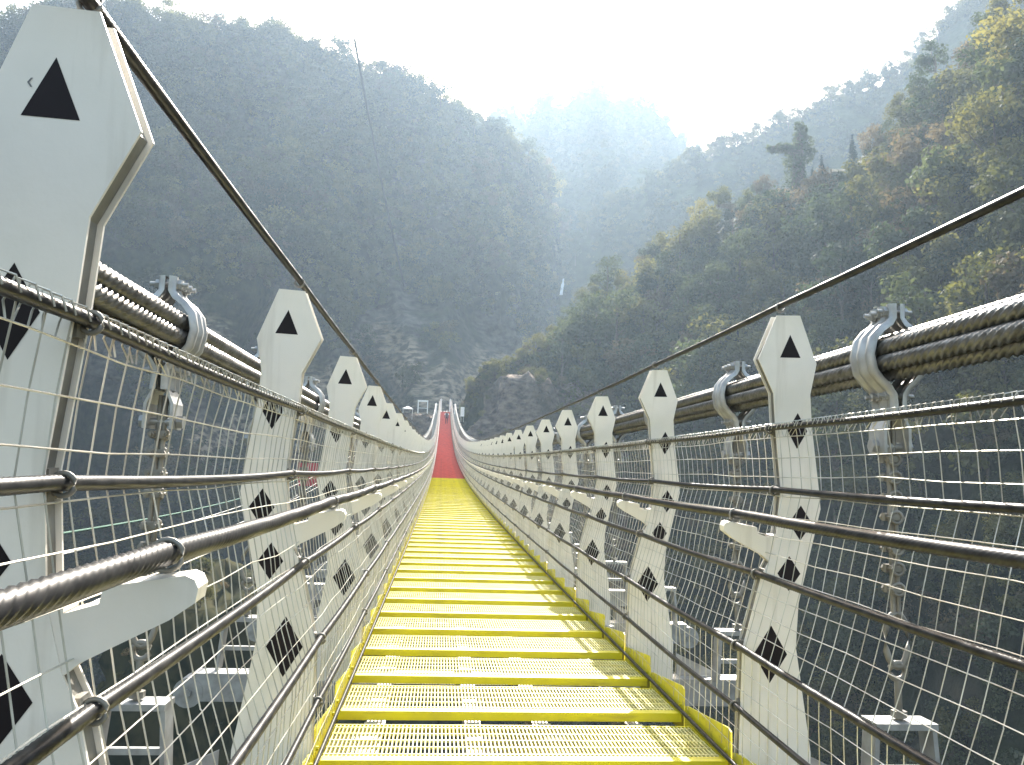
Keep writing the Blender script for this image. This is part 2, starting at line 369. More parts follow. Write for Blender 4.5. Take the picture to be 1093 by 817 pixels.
# ---- hangers: clamp on the cable, clipped wire rope, eye, anchor bracket on the beam
def hanger_mesh(side):
    base = MB()                                                # doubled rope with its thimble
    base.cyl((-0.011, 0, 1.30), (-0.011, 0, 0.52), 0.010, 8); base.cyl((0.011, 0, 1.30), (0.011, 0, 0.52), 0.010, 8)
    lp = [(0.0 + 0.048 * math.sin(t) * (1 if t < PI else 1), 0, 0.42 + 0.105 * math.cos(t)) for t in np.linspace(0, 2 * PI, 17)]
    base.tube(lp, 0.013, 7, caps=False)
    h = base.build('hanger', GALVD, bridge)
    c = MB()                                                   # cable clamp: two ribbed half shells and flanges
    for hs in (-1, 1):
        sec = [(0.007, 0.215), (0.007, 0.155), (0.024, 0.126), (0.062, 0.098), (0.092, 0.060), (0.104, 0.0), (0.092, -0.060), (0.066, -0.094), (0.034, -0.124), (0.012, -0.158), (0.008, -0.20), (0.010, -0.245)]
        nrm = [(1, 0), (1, .1), (.8, .6), (.7, .7), (.9, .45), (1, 0), (.9, -.45), (.7, -.7), (.75, -.65), (.95, -.3), (1, 0), (1, 0)]
        prof = [(-0.082, 0.0), (-0.082, 0.012), (-0.072, 0.027), (-0.050, 0.027), (-0.042, 0.014), (-0.022, 0.014), (-0.014, 0.029), (0.014, 0.029), (0.022, 0.014), (0.042, 0.014), (0.050, 0.027), (0.072, 0.027), (0.082, 0.012), (0.082, 0.0)]
        n = len(sec); F = []
        V = [(hs * (x + a * o_), yy, z + b * o_) for yy, o_ in prof for (x, z), (a, b) in zip(sec, nrm)]
        for i in range(len(prof) - 1):
            for j in range(n - 1):
                q = (i * n + j, i * n + j + 1, (i + 1) * n + j + 1, (i + 1) * n + j)
                F.append(q if hs > 0 else q[::-1])
        c.add(V, F, 0, True)
        x0 = hs * 0.016
        for zt in (0.215, -0.245): c.add([(hs * 0.008, -0.082, zt), (hs * 0.021, -0.082, zt), (hs * 0.021, 0.082, zt), (hs * 0.008, 0.082, zt)], [(0, 1, 2, 3)])
        # lower tongue that opens out for the pin
        c.add([(x0 + hs * a, yy, zz_) for a, zz_ in ((0.0, -0.235), (0.030, -0.30), (0.030, -0.40)) for yy in (-0.06, 0.06)] +
              [(x0 + hs * (a + 0.012), yy, zz_) for a, zz_ in ((0.0, -0.235), (0.030, -0.30), (0.030, -0.40)) for yy in (-0.06, 0.06)],
              [(0, 1, 3, 2), (2, 3, 5, 4), (6, 8, 9, 7), (8, 10, 11, 9), (0, 2, 8, 6), (2, 4, 10, 8), (1, 7, 9, 3), (3, 9, 11, 5), (4, 5, 11, 10)])
    for zb in (0.185, -0.165):
        for yb in (-0.05, 0.0, 0.05):
            c.cyl((-0.075, yb, zb), (0.075, yb, zb), 0.009, 8); 
            for xa in (-0.043, 0.043): c.cyl((xa - 0.008, yb, zb), (xa + 0.008, yb, zb), 0.019, 6, smooth=False)
            c.cyl((0.03 if zb > 0 else 0.03, yb, zb), (0.036, yb, zb), 0.024, 10)
    c.cyl((-0.075, 0, -0.37), (0.075, 0, -0.37), 0.016, 8); c.cyl((-0.085, 0, -0.37), (-0.06, 0, -0.37), 0.028, 6, smooth=False); c.cyl((0.06, 0, -0.37), (0.085, 0, -0.37), 0.028, 6, smooth=False)
    cc = c.build('cable_clamp', GALV, h); cc.location = (0, 0, 1.58)
    for zc in (1.14, 1.065, 0.985, 0.905, 0.78, 0.70, 0.62):
        b = MB(); b.box((0, -0.014, zc), (0.034, 0.012, 0.016)); b.box((0, 0.016, zc), (0.028, 0.009, 0.012))
        for xa in (-0.024, 0.024): b.cyl((xa, -0.05, zc), (xa, 0.034, zc), 0.007, 6); b.cyl((xa, -0.040, zc), (xa, -0.026, zc), 0.014, 6, smooth=False)
        b.torus((0, 0.026, zc), 0.024, 0.007, (0, 1, 0), 10, 6)
        b.build('rope_clip', GALVD, h)
    e = MB(); e.torus((0, 0, 0.30), 0.032, 0.012, (0, 1, 0), 14, 7); e.cyl((0, 0, 0.265), (0, 0, 0.09), 0.014, 8); e.cyl((0, 0, 0.125), (0, 0, 0.150), 0.03, 6, smooth=False)
    e.build('eye_bolt', GALVD, h)
    a = MB(); a.box((0, 0, 0.103), (0.125, 0.06, 0.012))
    for s in (-1, 1):
        a.add([(s * x + dx, y, z) for x, z in ((0.115, 0.092), (0.135, -0.188)) for dx in (-0.009, 0.009) for y in (-0.05, 0.05)], [(0, 1, 3, 2), (4, 6, 7, 5), (0, 2, 6, 4), (1, 5, 7, 3), (0, 4, 5, 1), (2, 3, 7, 6)])
    a.box((0, 0, -0.07), (0.118, 0.012, 0.012))
    a.build('anchor_bracket', GALV, h)
    return h
hg = hanger_mesh(1)
NH = int((YEND - 1.5 - HY0) / SP)
RH = MB(); cnt = 0
for k in range(-1, NH + 1):
    y = HY0 + k * SP; z = zz(y)
    b = beam0 if k == -1 else dup(beam0, bridge); b.location = (0, y, z)
    for s in (-1, 1):
        if cnt < 100:
            o = hg if cnt == 0 else dup(hg, bridge, kids=False)
            if cnt > 0:
                for ch in hg.children:
                    if k < 14 or ch.name.startswith(('cable', 'anchor')):
                        dup(ch, o)
            o.location = (s * CX, y + HOFF[s], z); o.rotation_euler = (0, 0, PI if s > 0 else 0)
            for ch in o.children:
                if ch.name.startswith('cable_clamp'): ch.location.z = hcab(y); ch.rotation_euler.x = (-1 if s > 0 else 1) * math.atan((zz(y + .5) + hcab(y + .5) - zz(y - .5) - hcab(y - .5)))
        else: RH.box((s * CX, y, z + hcab(y) / 2), (0.02, 0.02, hcab(y) / 2)); RH.box((s * CX, y, z + hcab(y)), (0.1, 0.08, 0.12))
        cnt += 1
tag(RH.build('hanger', GALV, bridge), kind='stuff')

# ---- main cables: six laid strands round a core
for s in (-1, 1):
    parts = []
    ys = np.arange(-0.6, 12.5, 0.0085)
    core = np.array([(s * CX, y, zz(y) + hcab(y)) for y in ys])
    for q in range(6):
        a = q * PI / 3 + PI / 6
        P = core + np.array((0.064 * math.cos(a), 0, 0.064 * math.sin(a)))
        parts.append(twisted(P, 0.0335, 7, 0.30, 21, 0.29, q))
    ysf = np.arange(12.45, YEND + 1, 0.6)
    for q in range(6):
        a = q * PI / 3 + PI / 6
        P = np.array([(s * CX + 0.064 * math.cos(a), y, zz(y) + hcab(y) + 0.064 * math.sin(a)) for y in ysf])
        parts.append(batch_tubes(P[None], 0.0325, 8))
    V, F = join_vf(parts)
    o = raw_mesh('main_cable', V, F, STRAND, bridge, smooth=True)

# ---- posts
OUT = [(0.957, 1.664), (1.025, 1.484), (1.003, 1.370), (1.012, 1.247), (1.046, 1.005), (1.052, 0.945), (0.976, 0.60), (0.969, 0.44), (1.034, 0.06), (1.036, -0.17)]
INN = [(0.866, 1.660), (0.800, 1.494), (0.862, 1.368), (0.872, 1.240), (0.898, 1.015), (0.884, 0.84), (0.858, 0.745), (0.833, 0.695), (0.768, 0.432), (0.765, 0.07), (0.765, -0.17)]
ARM = [(0.905, 0.848), (0.862, 0.842), (0.862, 0.834), (0.816, 0.848), (0.812, 0.871), (0.704, 0.889), (0.692, 0.884), (0.686, 0.872), (0.689, 0.852), (0.722, 0.828), (0.836, 0.768), (0.872, 0.738), (0.905, 0.735)]
MARKS = [[(0.920, 1.590), (0.883, 1.503), (0.962, 1.505)]] + [[(x, z + h), (x - a, z), (x, z - h), (x + a, z)] for x, z, a, h in ((0.956, 1.232, 0.038, 0.067), (0.976, 0.892, 0.044, 0.065), (0.936, 0.706, 0.044, 0.064), (0.873, 0.412, 0.063, 0.104))]
def orient(poly, s):
    # counter-clockwise seen from -Y for either side
    P = [(s * x, z) for x, z in poly]
    ar = sum(P[i][0] * P[(i + 1) % len(P)][1] - P[(i + 1) % len(P)][0] * P[i][1] for i in range(len(P)))
    return P if ar > 0 else P[::-1]
def post_mesh(s):
    m = MB()
    full = orient(OUT + INN[::-1], s)
    cx = 0.92 * s
    m.prism(full, -0.026, -0.021, 0); m.prism(full, 0.021, 0.026, 0)
    core = orient([(x - 0.010, z - (0.03 if i == 0 else 0)) for i, (x, z) in enumerate(OUT)] + [(x + 0.008, z - (0.03 if i == 0 else 0)) for i, (x, z) in enumerate(INN)][::-1], s)
    m.prism(core, -0.0195, 0.0195, 1)
    for mk in MARKS:
        P = orient(mk, s)
        m.add([(x, -0.0266, z) for x, z in P], [tuple(range(len(P)))], 2)
        m.add([(x, 0.0266, z) for x, z in P], [tuple(range(len(P) - 1, -1, -1))], 2)
    p = m.build('post', [WHITE, GALVD, BLACK], bridge)
    a = MB(); a.prism(orient(ARM, s), -0.0235, 0.0235, 0); a.build('bracket_arm', WHITE, p)
    return p
ROPES = {'top': (0.892, 1.694, 0.0115), 'handrail': (0.861, 1.234, 0.0105), 'second': (0.884, 1.006, 0.0115), 'arm': (0.738, 0.912, 0.0175), 'fourth': (0.822, 0.696, 0.0125), 'fifth': (0.753, 0.434, 0.0125), 'sixth': (0.752, 0.216, 0.0105)}
def rings(p, s):
    for nme, (x, z, r) in ROPES.items():
        b = MB(); b.torus((s * x, 0, z), r + 0.0045, 0.0042, (0, 1, 0.0), 16, 6)
        if nme not in ('top', 'arm'): b.box((s * (x + r + 0.014), 0.0, z), (0.012, 0.014, 0.022))
        b.build('rope_ring', GALVD, p)
protos = {s: post_mesh(s) for s in (-1, 1)}
plain = {s: protos[s].children[0] for s in (-1, 1)}
for s in (-1, 1): rings(protos[s], s)
RP = MB(); cnt = 0
for n in range(-1, NPOST + 1):
    y = YP + n * SP
    b = pbeam0 if n == -1 else dup(pbeam0, bridge); b.location = (0, y, zz(y))
    for s in (-1, 1):
        loc, rot = (0, y + (0.033 if n == -1 else 0.027), zz(y) + (0.010 if n == -1 else 0.0)), (math.atan(LEAN) + rnd.uniform(-.004, .004), rnd.uniform(-.004, .004), 0)
        if cnt < 100:
            if n == -1: o = protos[s]
            elif n < 9: o = dup(protos[s], bridge)
            else:
                o = dup(protos[s], bridge, kids=False); dup(plain[s], o)
            o.location = loc; o.rotation_euler = rot
            for ch in o.children:
                if n == -1 and ch.name.startswith(('rope_ring', 'bracket_arm')): ch.location.z = -0.010
                elif ch.name.startswith(('rope_ring', 'bracket_arm')): ch.location.z = 0
        else:
            P = orient(OUT + INN[::-1], s)
            g = MB(); g.prism(P, -0.026, 0.026, 0)
            v = np.vstack(g.v); v[:, 1] += y - LEAN * v[:, 2]; v[:, 2] += zz(y)
            RP.add(v, g.f)
        cnt += 1
tag(RP.build('post', WHITE, bridge), kind='stuff')
# the small grey arrow-head mark on the nearest left board
cm = MB(); cm.add([(-0.9490, -0.0268, 1.5585), (-0.9535, -0.0268, 1.552), (-0.9490, -0.0268, 1.5455), (-0.9518, -0.0268, 1.5455), (-0.9565, -0.0268, 1.552), (-0.9518, -0.0268, 1.5585)][::-1], [(0, 1, 4, 5), (1, 2, 3, 4)])
GREYM = mat('grey_mark', (0.16, 0.16, 0.16))
ck = cm.build('arrow_mark', GREYM, protos[-1])

# ---- railing cables
def ropept(n, s, x, h):
    y = YP + n * SP
    return np.array((s * x, y - LEAN * h, zz(y) + h))
for s in (-1, 1):
    for nme, (x, h, r) in ROPES.items():
        K = [ropept(n, s, x, h) for n in range(-2, NPOST + 1)]
        sag = {'arm': 0.006, 'top': 0.004}.get(nme, 0.008)
        fine = []; coarse = []
        for i in range(len(K) - 1):
            near = K[i + 1][1] < 13
            m = (260 if K[i + 1][1] < 7 else 150) if near else 3
            for j in range(m):
                t = j / m; p = K[i] * (1 - t) + K[i + 1] * t; p = p - np.array((0, 0, sag * 4 * t * (1 - t)))
                (fine if near else coarse).append(p)
        fine.append(coarse[0]); coarse.append(K[-1])
        parts = [twisted(fine, r, 8, r * 9, 24, 0.13), batch_tubes(np.array(coarse)[None], r, 6)]
        V, F = join_vf(parts)
        raw_mesh('railing_cable', V, F, ROPE, bridge, smooth=True)
    # dark rope lying along the deck edge
    ys = np.arange(-1, 12, 0.012); P = [(s * 0.744, y, zz(y) + 0.016) for y in ys]
    ysf = np.arange(11.99, YEND, 0.8)
    V, F = join_vf([twisted(P, 0.0085, 6, 0.11, 12), batch_tubes(np.array([(s * 0.744, y, zz(y) + 0.016) for y in ysf])[None], 0.0085, 6)])
    raw_mesh('edge_cable', V, F, ROPE, bridge, smooth=True)

# ---- wire mesh along both sides
PROF = np.array([(0.868, 1.250), (0.869, 1.234), (0.884, 1.12), (0.893, 1.006), (0.865, 0.86), (0.831, 0.696), (0.795, 0.56), (0.762, 0.434), (0.760, 0.216), (0.762, 0.03)])
seg = np.concatenate([[0], np.cumsum(np.linalg.norm(np.diff(PROF, axis=0), axis=1))]); LT = seg[-1]
def prof(u): return np.interp(u, seg, PROF[:, 0]), np.interp(u, seg, PROF[:, 1])
for s in (-1, 1):
    L = []
    ys = []; y = -1.2
    while y < YEND - 1:
        ys.append(y); y += 0.071 if y < 60 else 0.142
    ys = np.array(ys)
    u = np.concatenate([seg, np.linspace(0.05, LT - 0.1, 6)]); u.sort()
    px, ph = prof(u)
    wob = rng.normal(0, 0.003, (len(ys), len(u)))
    near = (ys < 60)
    P = np.empty((len(ys), len(u), 3)); bow = 0.010 * np.sin(PI * ((ys - YP) / SP % 1.0))
    P[..., 0] = s * (px[None] + wob * 0.7 + bow[:, None] * np.sin(u / LT * 9)[None] ** 2)
    P[..., 1] = ys[:, None] - LEAN * ph[None] + wob
    P[..., 2] = zz(ys)[:, None] + ph[None]
    L.append(batch_tubes(P[near], 0.00155, 4)); L.append(batch_tubes(P[~near], 0.0024, 3))
    us = np.arange(0.055, LT, 0.0715)
    hx, hh = prof(us)
    yk = np.arange(-1.2, YEND - 1, SP / 6)
    bow = 0.010 * np.sin(PI * ((yk - YP) / SP % 1.0))
    w1 = rng.normal(0, 0.003, (len(us), len(yk)))
    P = np.empty((len(us), len(yk), 3))
    P[..., 0] = s * (hx[:, None] - 0.003 + bow[None] * np.sin(us / LT * 9)[:, None] ** 2 + w1 * .5)
    P[..., 1] = yk[None] - LEAN * hh[:, None]
    P[..., 2] = zz(yk)[None] + hh[:, None] + w1
    L.append(batch_tubes(P, 0.00155, 4))
    # selvedge loops tied round the handrail
    yl = np.arange(-1.0, 25, 0.0355)
    lp = []
    for y in yl:
        j = rng.normal(0, 0.006)
        lp.append([(s * 0.875, y - LEAN * 1.18 + 0.02 * rng.choice((-1, 0, 1)), 1.199), (s * 0.879, y - LEAN * 1.23 + j, 1.222), (s * 0.868, y - LEAN * 1.25 + j, 1.2505), (s * 0.850, y - LEAN * 1.25 + 0.012 + j, 1.246), (s * 0.847, y - LEAN * 1.23 + 0.02 + j, 1.228)])
    P = np.array(lp); P[..., 2] += zz(yl)[:, None]
    L.append(batch_tubes(P, 0.0016, 4))
    V, F = join_vf(L)
    o = raw_mesh('wire_mesh', V, F, WIRE, bridge)

# ---- towers and gate at the far end
TW = mat('tower_paint', (0.78, 0.77, 0.74), 0.5)
for x, h, r in ((-0.72, 1.65, 0.12), (0.72, 1.65, 0.12), (-1.45, 0.95, 0.13), (1.45, 0.95, 0.13)):
    m = MB(); zb = zz(YEND)
    m.box((x, YEND + 0.2, zb + h / 2 - 1.5), (r, r, h / 2 + 1.5)); m.box((x, YEND + 0.2, zb + h + 0.06), (r + 0.06, r + 0.06, 0.06)); m.cyl((x, YEND + 0.2, zb + h + 0.12), (x, YEND + 0.2, zb + h + 0.3), 0.1, 10, r2=0.02)
    m.build('tower_post', TW, bridge)
# wind guys out to the left bank
GUY = mat('guy_wire', (0.40, 0.40, 0.38), 0.45, 0.3)
GREENROPE = mat('green_rope', (0.05, 0.13, 0.09), 0.9)
for i, (x0, z0, x1, z1, mt) in enumerate(((-3.4, 0.55, -5.0, 1.6, GREENROPE), (-3.6, 0.25, -5.2, 1.3, GUY), (-3.2, 0.02, -4.6, 0.9, GUY), (-3.0, -0.35, -5.6, 1.0, GUY))):
    t = np.linspace(0, 1, 60); P = np.stack([x0 + (x1 - x0) * t - 2.0 * np.sin(PI * t), -1 + 62 * t, z0 + (z1 - z0) * t ** 1.6 + zz(-1 + 62 * t) * t - 0.6 * np.sin(PI * t)], 1)
    V, F = batch_tubes(P[None], 0.011 if i else 0.016, 6)
    raw_mesh('guy_wire', V, F, mt, bridge, smooth=True)

# ------------------------------------------------------------------ terrain
def polar(az, dist, z):
    a = np.radians(az)
    return np.stack([CAM.x + dist * np.sin(a), dist * np.cos(a), z], -1)
def fbm(p, H=1.0, oct=5): return mn.fractal(Vector(p), H, 2.1, oct)

# bare tan cliff faces on the left mountain, broken up by noise
BARE = [(-6.5, 0.43, 5.5, 0.055), (2.0, 0.47, 4.0, 0.10), (-14, 0.38, 4.5, 0.04), (-3.5, 0.52, 2.5, 0.05), (-17, 0.50, 3, 0.05), (-1, 0.36, 4, 0.05)]
def bareness(a, t, p):
    v = max(math.exp(-((a - x) / w) ** 2 - ((t - y) / h) ** 2) for x, y, w, h in BARE)
    return min(1.0, max(0.0, (v + 0.55 * mn.noise(Vector(p) * 0.06) + 0.25 * mn.noise(Vector(p) * 0.2) - 0.29) * 3.0))
class Hill:
    def __init__(s, name, m, az0, az1, ridge, rdist, bdist, bz, p=0.8, nu=150, nv=70, amp=6.0, freq=0.03, seed=0, bare=False, ribs=0):
        s.ribs = ribs
        s.name = name
        s.ridge = np.array(ridge); s.rd = np.array(rdist); s.bd = np.array(bdist); s.bz = np.array(bz); s.p = p
        s.az0, s.az1, s.amp, s.freq, s.seed = az0, az1, amp, freq, seed
        V = []
        azs = np.linspace(az0, az1, nu); ts = np.concatenate([np.linspace(0, 1, nv), [1.06, 1.2]])
        for t in ts:
            for a in azs: V.append(s.at(a, t))
        n = nu; F = [(i * n + j, i * n + j + 1, (i + 1) * n + j + 1, (i + 1) * n + j) for i in range(len(ts) - 1) for j in range(n - 1)]
        s.o = raw_mesh(name, V, F, m, smooth=True); tag(s.o, kind='structure')
        if bare:
            at = s.o.data.attributes.new('bare', 'FLOAT', 'POINT'); at.data.foreach_set('value', [bareness(a, t, p) for (t, a), p in zip([(t, a) for t in ts for a in azs], V)])
    def at(s, a, t):
        el = np.interp(a, s.ridge[:, 0], s.ridge[:, 1]); rd = np.interp(a, s.rd[:, 0], s.rd[:, 1]); bd = np.interp(a, s.bd[:, 0], s.bd[:, 1]); bz = np.interp(a, s.bz[:, 0], s.bz[:, 1])
        el += 0.55 * mn.noise(Vector((a * 0.55, s.seed * 9.1, 0))) + 0.35 * mn.noise(Vector((a * 1.9, s.seed * 5.1, 3)))
        rz = CAM.z + rd * math.tan(math.radians(el))
        if t <= 1: d = bd + (rd - bd) * t ** s.p; z = bz + (rz - bz) * t
        else: d = rd + (t - 1) * 300; z = rz - (t - 1) * (rz - bz) * 1.1
        P = polar(a, d, z)
        q = P * s.freq + s.seed * 17.3
        f = fbm(q, 0.9, 6) * s.amp
        g = abs(mn.noise(Vector(q) * 0.6)) * s.amp * 1.2
        f += s.ribs * (abs(mn.noise(Vector((a * 0.22, t * 1.5, s.seed)))) * 2 - 0.5) * math.sin(PI * min(t, 1))
        k = min(1, 4 * abs(1 - t) + 0.25) if t <= 1 else .3
        ar = math.radians(a)
        return P + np.array((math.sin(ar), math.cos(ar), 0)) * (f + g) * k + np.array((0, 0, 0.25 * f * k))

M1 = Hill('left_mountain', ROCKM, -75, 9.6, [(-75, 22), (-45, 24), (-30.2, 25.4), (-23.6, 28.2), (-18.5, 28.4), (-13.1, 28.4), (-8.4, 28.0), (-4.1, 27.0), (0.9, 25.7), (5.3, 23.3), (7.4, 20.6), (8.3, 17.5), (8.8, 10), (9.6, -6)],
          [(-75, 300), (-30, 270), (-10, 275), (4, 300), (9.6, 360)], [(-75, 150), (-30, 165), (-6, 172), (3, 185), (9.6, 300)], [(-75, -75), (9.6, -75)], p=0.62, amp=17, freq=0.020, nu=230, nv=110, seed=1, bare=True, ribs=34)
M2 = Hill('middle_ridge', FARM, 6.8, 60, [(6.8, 4), (8.3, 15.0), (10, 18.5), (11.7, 20.3), (15.1, 21.6), (19.8, 23.7), (21.8, 23.9), (25, 25.0), (28.1, 26.0), (31.7, 26.8), (34, 28.6), (37, 31), (60, 33)],
          [(6.8, 330), (60, 300)], [(6.8, 300), (15, 250), (60, 190)], [(6.8, -40), (60, -40)], p=0.9, amp=9, freq=0.02, nu=130, nv=60, seed=2)
M3B = Hill('hazy_ridge', FARM, -2, 26, [(-2, 18), (4, 21), (7.5, 21.3), (9.5, 22.9), (11.6, 23.8), (14.4, 23.4), (16.4, 22.7), (26, 18)], [(-2, 420), (26, 420)], [(-2, 340), (26, 340)], [(-2, -10), (26, -10)], p=0.9, amp=10, freq=0.015, nu=90, nv=40, seed=3)
M3 = Hill('far_peak', FARM, -8, 30, [(-8, 22), (0, 24.8), (3, 25.6), (5.2, 25.7), (6.5, 26.5), (8, 26.8), (10.8, 27.4), (13.6, 26.7), (15.7, 25.3), (17.5, 23.6), (20, 21), (30, 15)], [(-8, 510), (30, 510)], [(-8, 440), (30, 440)], [(-8, 20), (30, 20)], p=0.9, amp=8, freq=0.012, nu=90, nv=40, seed=4)
R = Hill('right_slope', WOODM, 0.2, 75, [(0.2, -16), (0.95, 1.0), (1.2, 4.8), (1.7, 7.0), (2.8, 8.3), (4.4, 9.0), (6.4, 9.8), (8.4, 11.0), (11.1, 13.2), (13.8, 15.6), (17.1, 17.8), (20.4, 18.8), (23, 19.8), (25, 20.6), (29.3, 22.6), (31.6, 23.6), (34, 25.3), (36.7, 27.0), (39, 28.0), (50, 31), (75, 33)],
         [(0.2, 150), (1.2, 134), (3, 134), (8, 152), (14, 162), (20, 166), (30, 152), (39, 138), (75, 120)], [(0.2, 146), (1.2, 128), (3, 125), (6, 118), (15, 98), (25, 78), (40, 56), (75, 40)], [(0.2, -48), (40, -44), (75, -40)], p=1.6, amp=8.5, freq=0.035, nu=230, nv=100, seed=5, ribs=12)
# gorge floor reaching out of sight, and river bed stones
fl = MB(); fl.box((0, 295, -82), (408, 404, 2)); tag(fl.build('gorge_floor', WOODM), kind='structure')

# crag at the right of the far landing, and the mound that carries the landing
def crag(name, center, size, seed, m, top_flat=None, nu=48, nv=30, amp=0.22):
    V = []
    for i in range(nv + 1):
        v = i / nv; ph = -PI / 2 + PI * v
        for j in range(nu):
            th = 2 * PI * j / nu
            c = np.array((math.cos(ph) * math.cos(th), math.cos(ph) * math.sin(th), math.sin(ph)))
            c = np.sign(c) * np.abs(c) ** 0.75
            d = 1 + amp * fbm(c * 2.1 + seed, 0.9, 6) + 0.35 * amp * (1 - 2 * abs(mn.noise(Vector(c * 5 + seed))))
            p = np.array(center) + c * np.array(size) * d
            if top_flat is not None: p[2] = min(p[2], top_flat + (0.25 if top_flat < 15 else 1.3) * mn.noise(Vector(p) * (1 if top_flat < 15 else 0.35)))
            V.append(p)
    F = [(i * nu + j, i * nu + (j + 1) % nu, (i + 1) * nu + (j + 1) % nu, (i + 1) * nu + j) for i in range(nv) for j in range(nu)]
    o = raw_mesh(name, V, F, m, smooth=True); CRV[name] = np.array(V).reshape(nv + 1, nu, 3); return o
CRV = {}
tag(crag('cliff', (16.4, 131, -8), (16.2, 11, 25), 3.1, CRAGM, top_flat=19.0), 'bare purple grey rock bluff rising right of the far end of the bridge', 'rock bluff')
tag(crag('rock_outcrop', (-6.5, 133.5, -8), (9, 10.5, 19), 8.2, CRAGM, top_flat=zz(YEND) - 0.15), 'rocky outcrop carrying the landing at the far end of the bridge', 'rock outcrop')
tag(crag('rock_ledge', (-15.0, 58, -14.5), (4.5, 13, 9), 5.5, mat('dry_grass_ledge', (0.045, 0.042, 0.020), 0.95, scale=0.8, col2=(0.014, 0.018, 0.008), bump=0.6, bscale=3, spec=0.03), nu=40, nv=24), 'dry grassy ledge low on the left bank, seen through the mesh', 'ledge')

# ------------------------------------------------------------------ trees
def crown_mesh(name, m, H, Rr, seed, lobes=11, per=62, leaf=(0.22, 0.5), shape='round', droop=0.3):
    r = np.random.default_rng(seed); C = []; Rd = []
    for i in range(lobes):
        if shape == 'round':
            z = H * r.uniform(0.24, 0.95); w = Rr * math.sqrt(max(0.08, 1 - ((z / H - 0.58) / 0.46) ** 2))
        elif shape == 'wide':
            z = H * r.uniform(0.42, 0.97); w = Rr * (1.1 - 0.8 * abs(z / H - 0.75))
        else:
            z = H * (0.12 + 0.86 * (i + 0.5) / lobes); w = Rr * (1 - z / H) * 0.9
        a = r.uniform(0, 2 * PI); q = w * math.sqrt(r.uniform(0.02, 1)) * (0.8 if shape != 'cone' else 0.25)
        C.append((q * math.cos(a), q * math.sin(a), z)); Rd.append(Rr * r.uniform(0.26, 0.52) if shape != 'cone' else max(0.25, w))
    C = np.array(C); Rd = np.array(Rd)
    V = []; n = lobes * per
    k = np.repeat(np.arange(lobes), per)
    d = r.normal(size=(n, 3)); d /= np.linalg.norm(d, axis=1)[:, None]
    rad = Rd[k] * r.uniform(0.45, 1.08, n)
    flat = np.array((1, 1, 0.72 if shape != 'cone' else 0.45))
    P = C[k] + d * rad[:, None] * flat
    s = r.uniform(leaf[0], leaf[1], n)
    nn = d * 0.7 + r.normal(size=(n, 3)) * 0.6 + np.array((0, 0, 0.5)); nn /= np.linalg.norm(nn, axis=1)[:, None]
    A = np.cross(nn, r.normal(size=(n, 3))); A /= np.linalg.norm(A, axis=1)[:, None]; B = np.cross(nn, A)
    sx = (s * r.uniform(0.6, 1.0, n))[:, None]; sy = (s * r.uniform(0.4, 0.8, n))[:, None]
    bend = nn * (s * droop)[:, None] * 0.5
    quad = np.stack([P - A * sx, P - B * sy - bend * 0.3, P + A * sx - bend, P + B * sy], 1)
    V = quad.reshape(-1, 3); F = np.arange(4 * n).reshape(-1, 4)
    me_o = raw_mesh(name, V, F, m); me = me_o.data; bpy.data.objects.remove(me_o)
    return me, C, Rd
def trunk_mesh(H, C, m, seed):
    r = random.Random(seed); b = MB(); h0 = H * 0.62
    b.tube([(0, 0, -1.2), (r.uniform(-.1, .1), r.uniform(-.1, .1), H * 0.25), (r.uniform(-.2, .2), r.uniform(-.2, .2), h0), (0, 0, H * 0.82)], 0.16, 7, radii=[0.021 * H, 0.017 * H, 0.011 * H, 0.004 * H])
    for c in C[:8]:
        z0 = min(c[2] * 0.62, h0)
        b.tube([(0, 0, z0), (c[0] * .5, c[1] * .5, (z0 + c[2]) * .5 - 0.1), tuple(c)], 0.05, 5, radii=[0.009 * H, 0.006 * H, 0.002 * H])
    o = b.build('trunk', m); me = o.data; bpy.data.objects.remove(o); return me
KINDS = {}
for kd, lst in {'dark': [('round', 8.5, 3.3), ('round', 7.0, 3.0)], 'olive': [('round', 7.6, 3.1), ('wide', 7.0, 3.6)], 'pale': [('wide', 7.4, 3.2), ('round', 6.2, 2.6)], 'rust': [('wide', 6.0, 3.0)], 'conifer': [('cone', 9.5, 2.0)]}.items():
    for i, (sh, H, Rr) in enumerate(lst):
        me, C, Rd = crown_mesh('crown', LEAF[kd], H, Rr, hash((kd[0], i)) % 1 + 11 * i + len(kd) * 3, shape=sh, lobes=13 if sh != 'cone' else 14, per=135, leaf=(0.12, 0.31))
        KINDS.setdefault(kd, []).append((me, trunk_mesh(H, C, PALEBARK if kd == 'rust' else BARK, i + len(kd)), H))
def tree(name, kd, i, P, sc, label, group=None, rz=None, sq=(1, 1), cat='tree'):
    me, tm, H = KINDS[kd][i % len(KINDS[kd])]
    t = empty(name, P, rnd.uniform(0, 6.28) if rz is None else rz)
    c = mkobj('crown', me, t); k = mkobj('trunk', tm, t)
    for q in (c, k): q.scale = (sc * sq[0], sc * sq[0], sc * sq[1])
    tag(t, label, cat, group)
    return t
LAB = {'dark': ('broadleaf_tree', 'dark green leafy tree crowded among others on the slope right of the bridge', 'dark green trees on the right slope'),
       'olive': ('broadleaf_tree', 'dull olive green tree among others on the slope right of the bridge', 'olive trees on the right slope'),
       'pale': ('broadleaf_tree', 'bright yellow green tree catching the sun on the slope right of the bridge', 'yellow green trees on the right slope'),
       'rust': ('broadleaf_tree', 'low reddish brown tree on the slope right of the bridge', 'reddish trees on the right slope')}
def wpick(r): 
    x = r.random()
    return 'dark' if x < .40 else 'olive' if x < .70 else 'pale' if x < .87 else 'rust'
NTREE = 0
tries = 0; placed = []
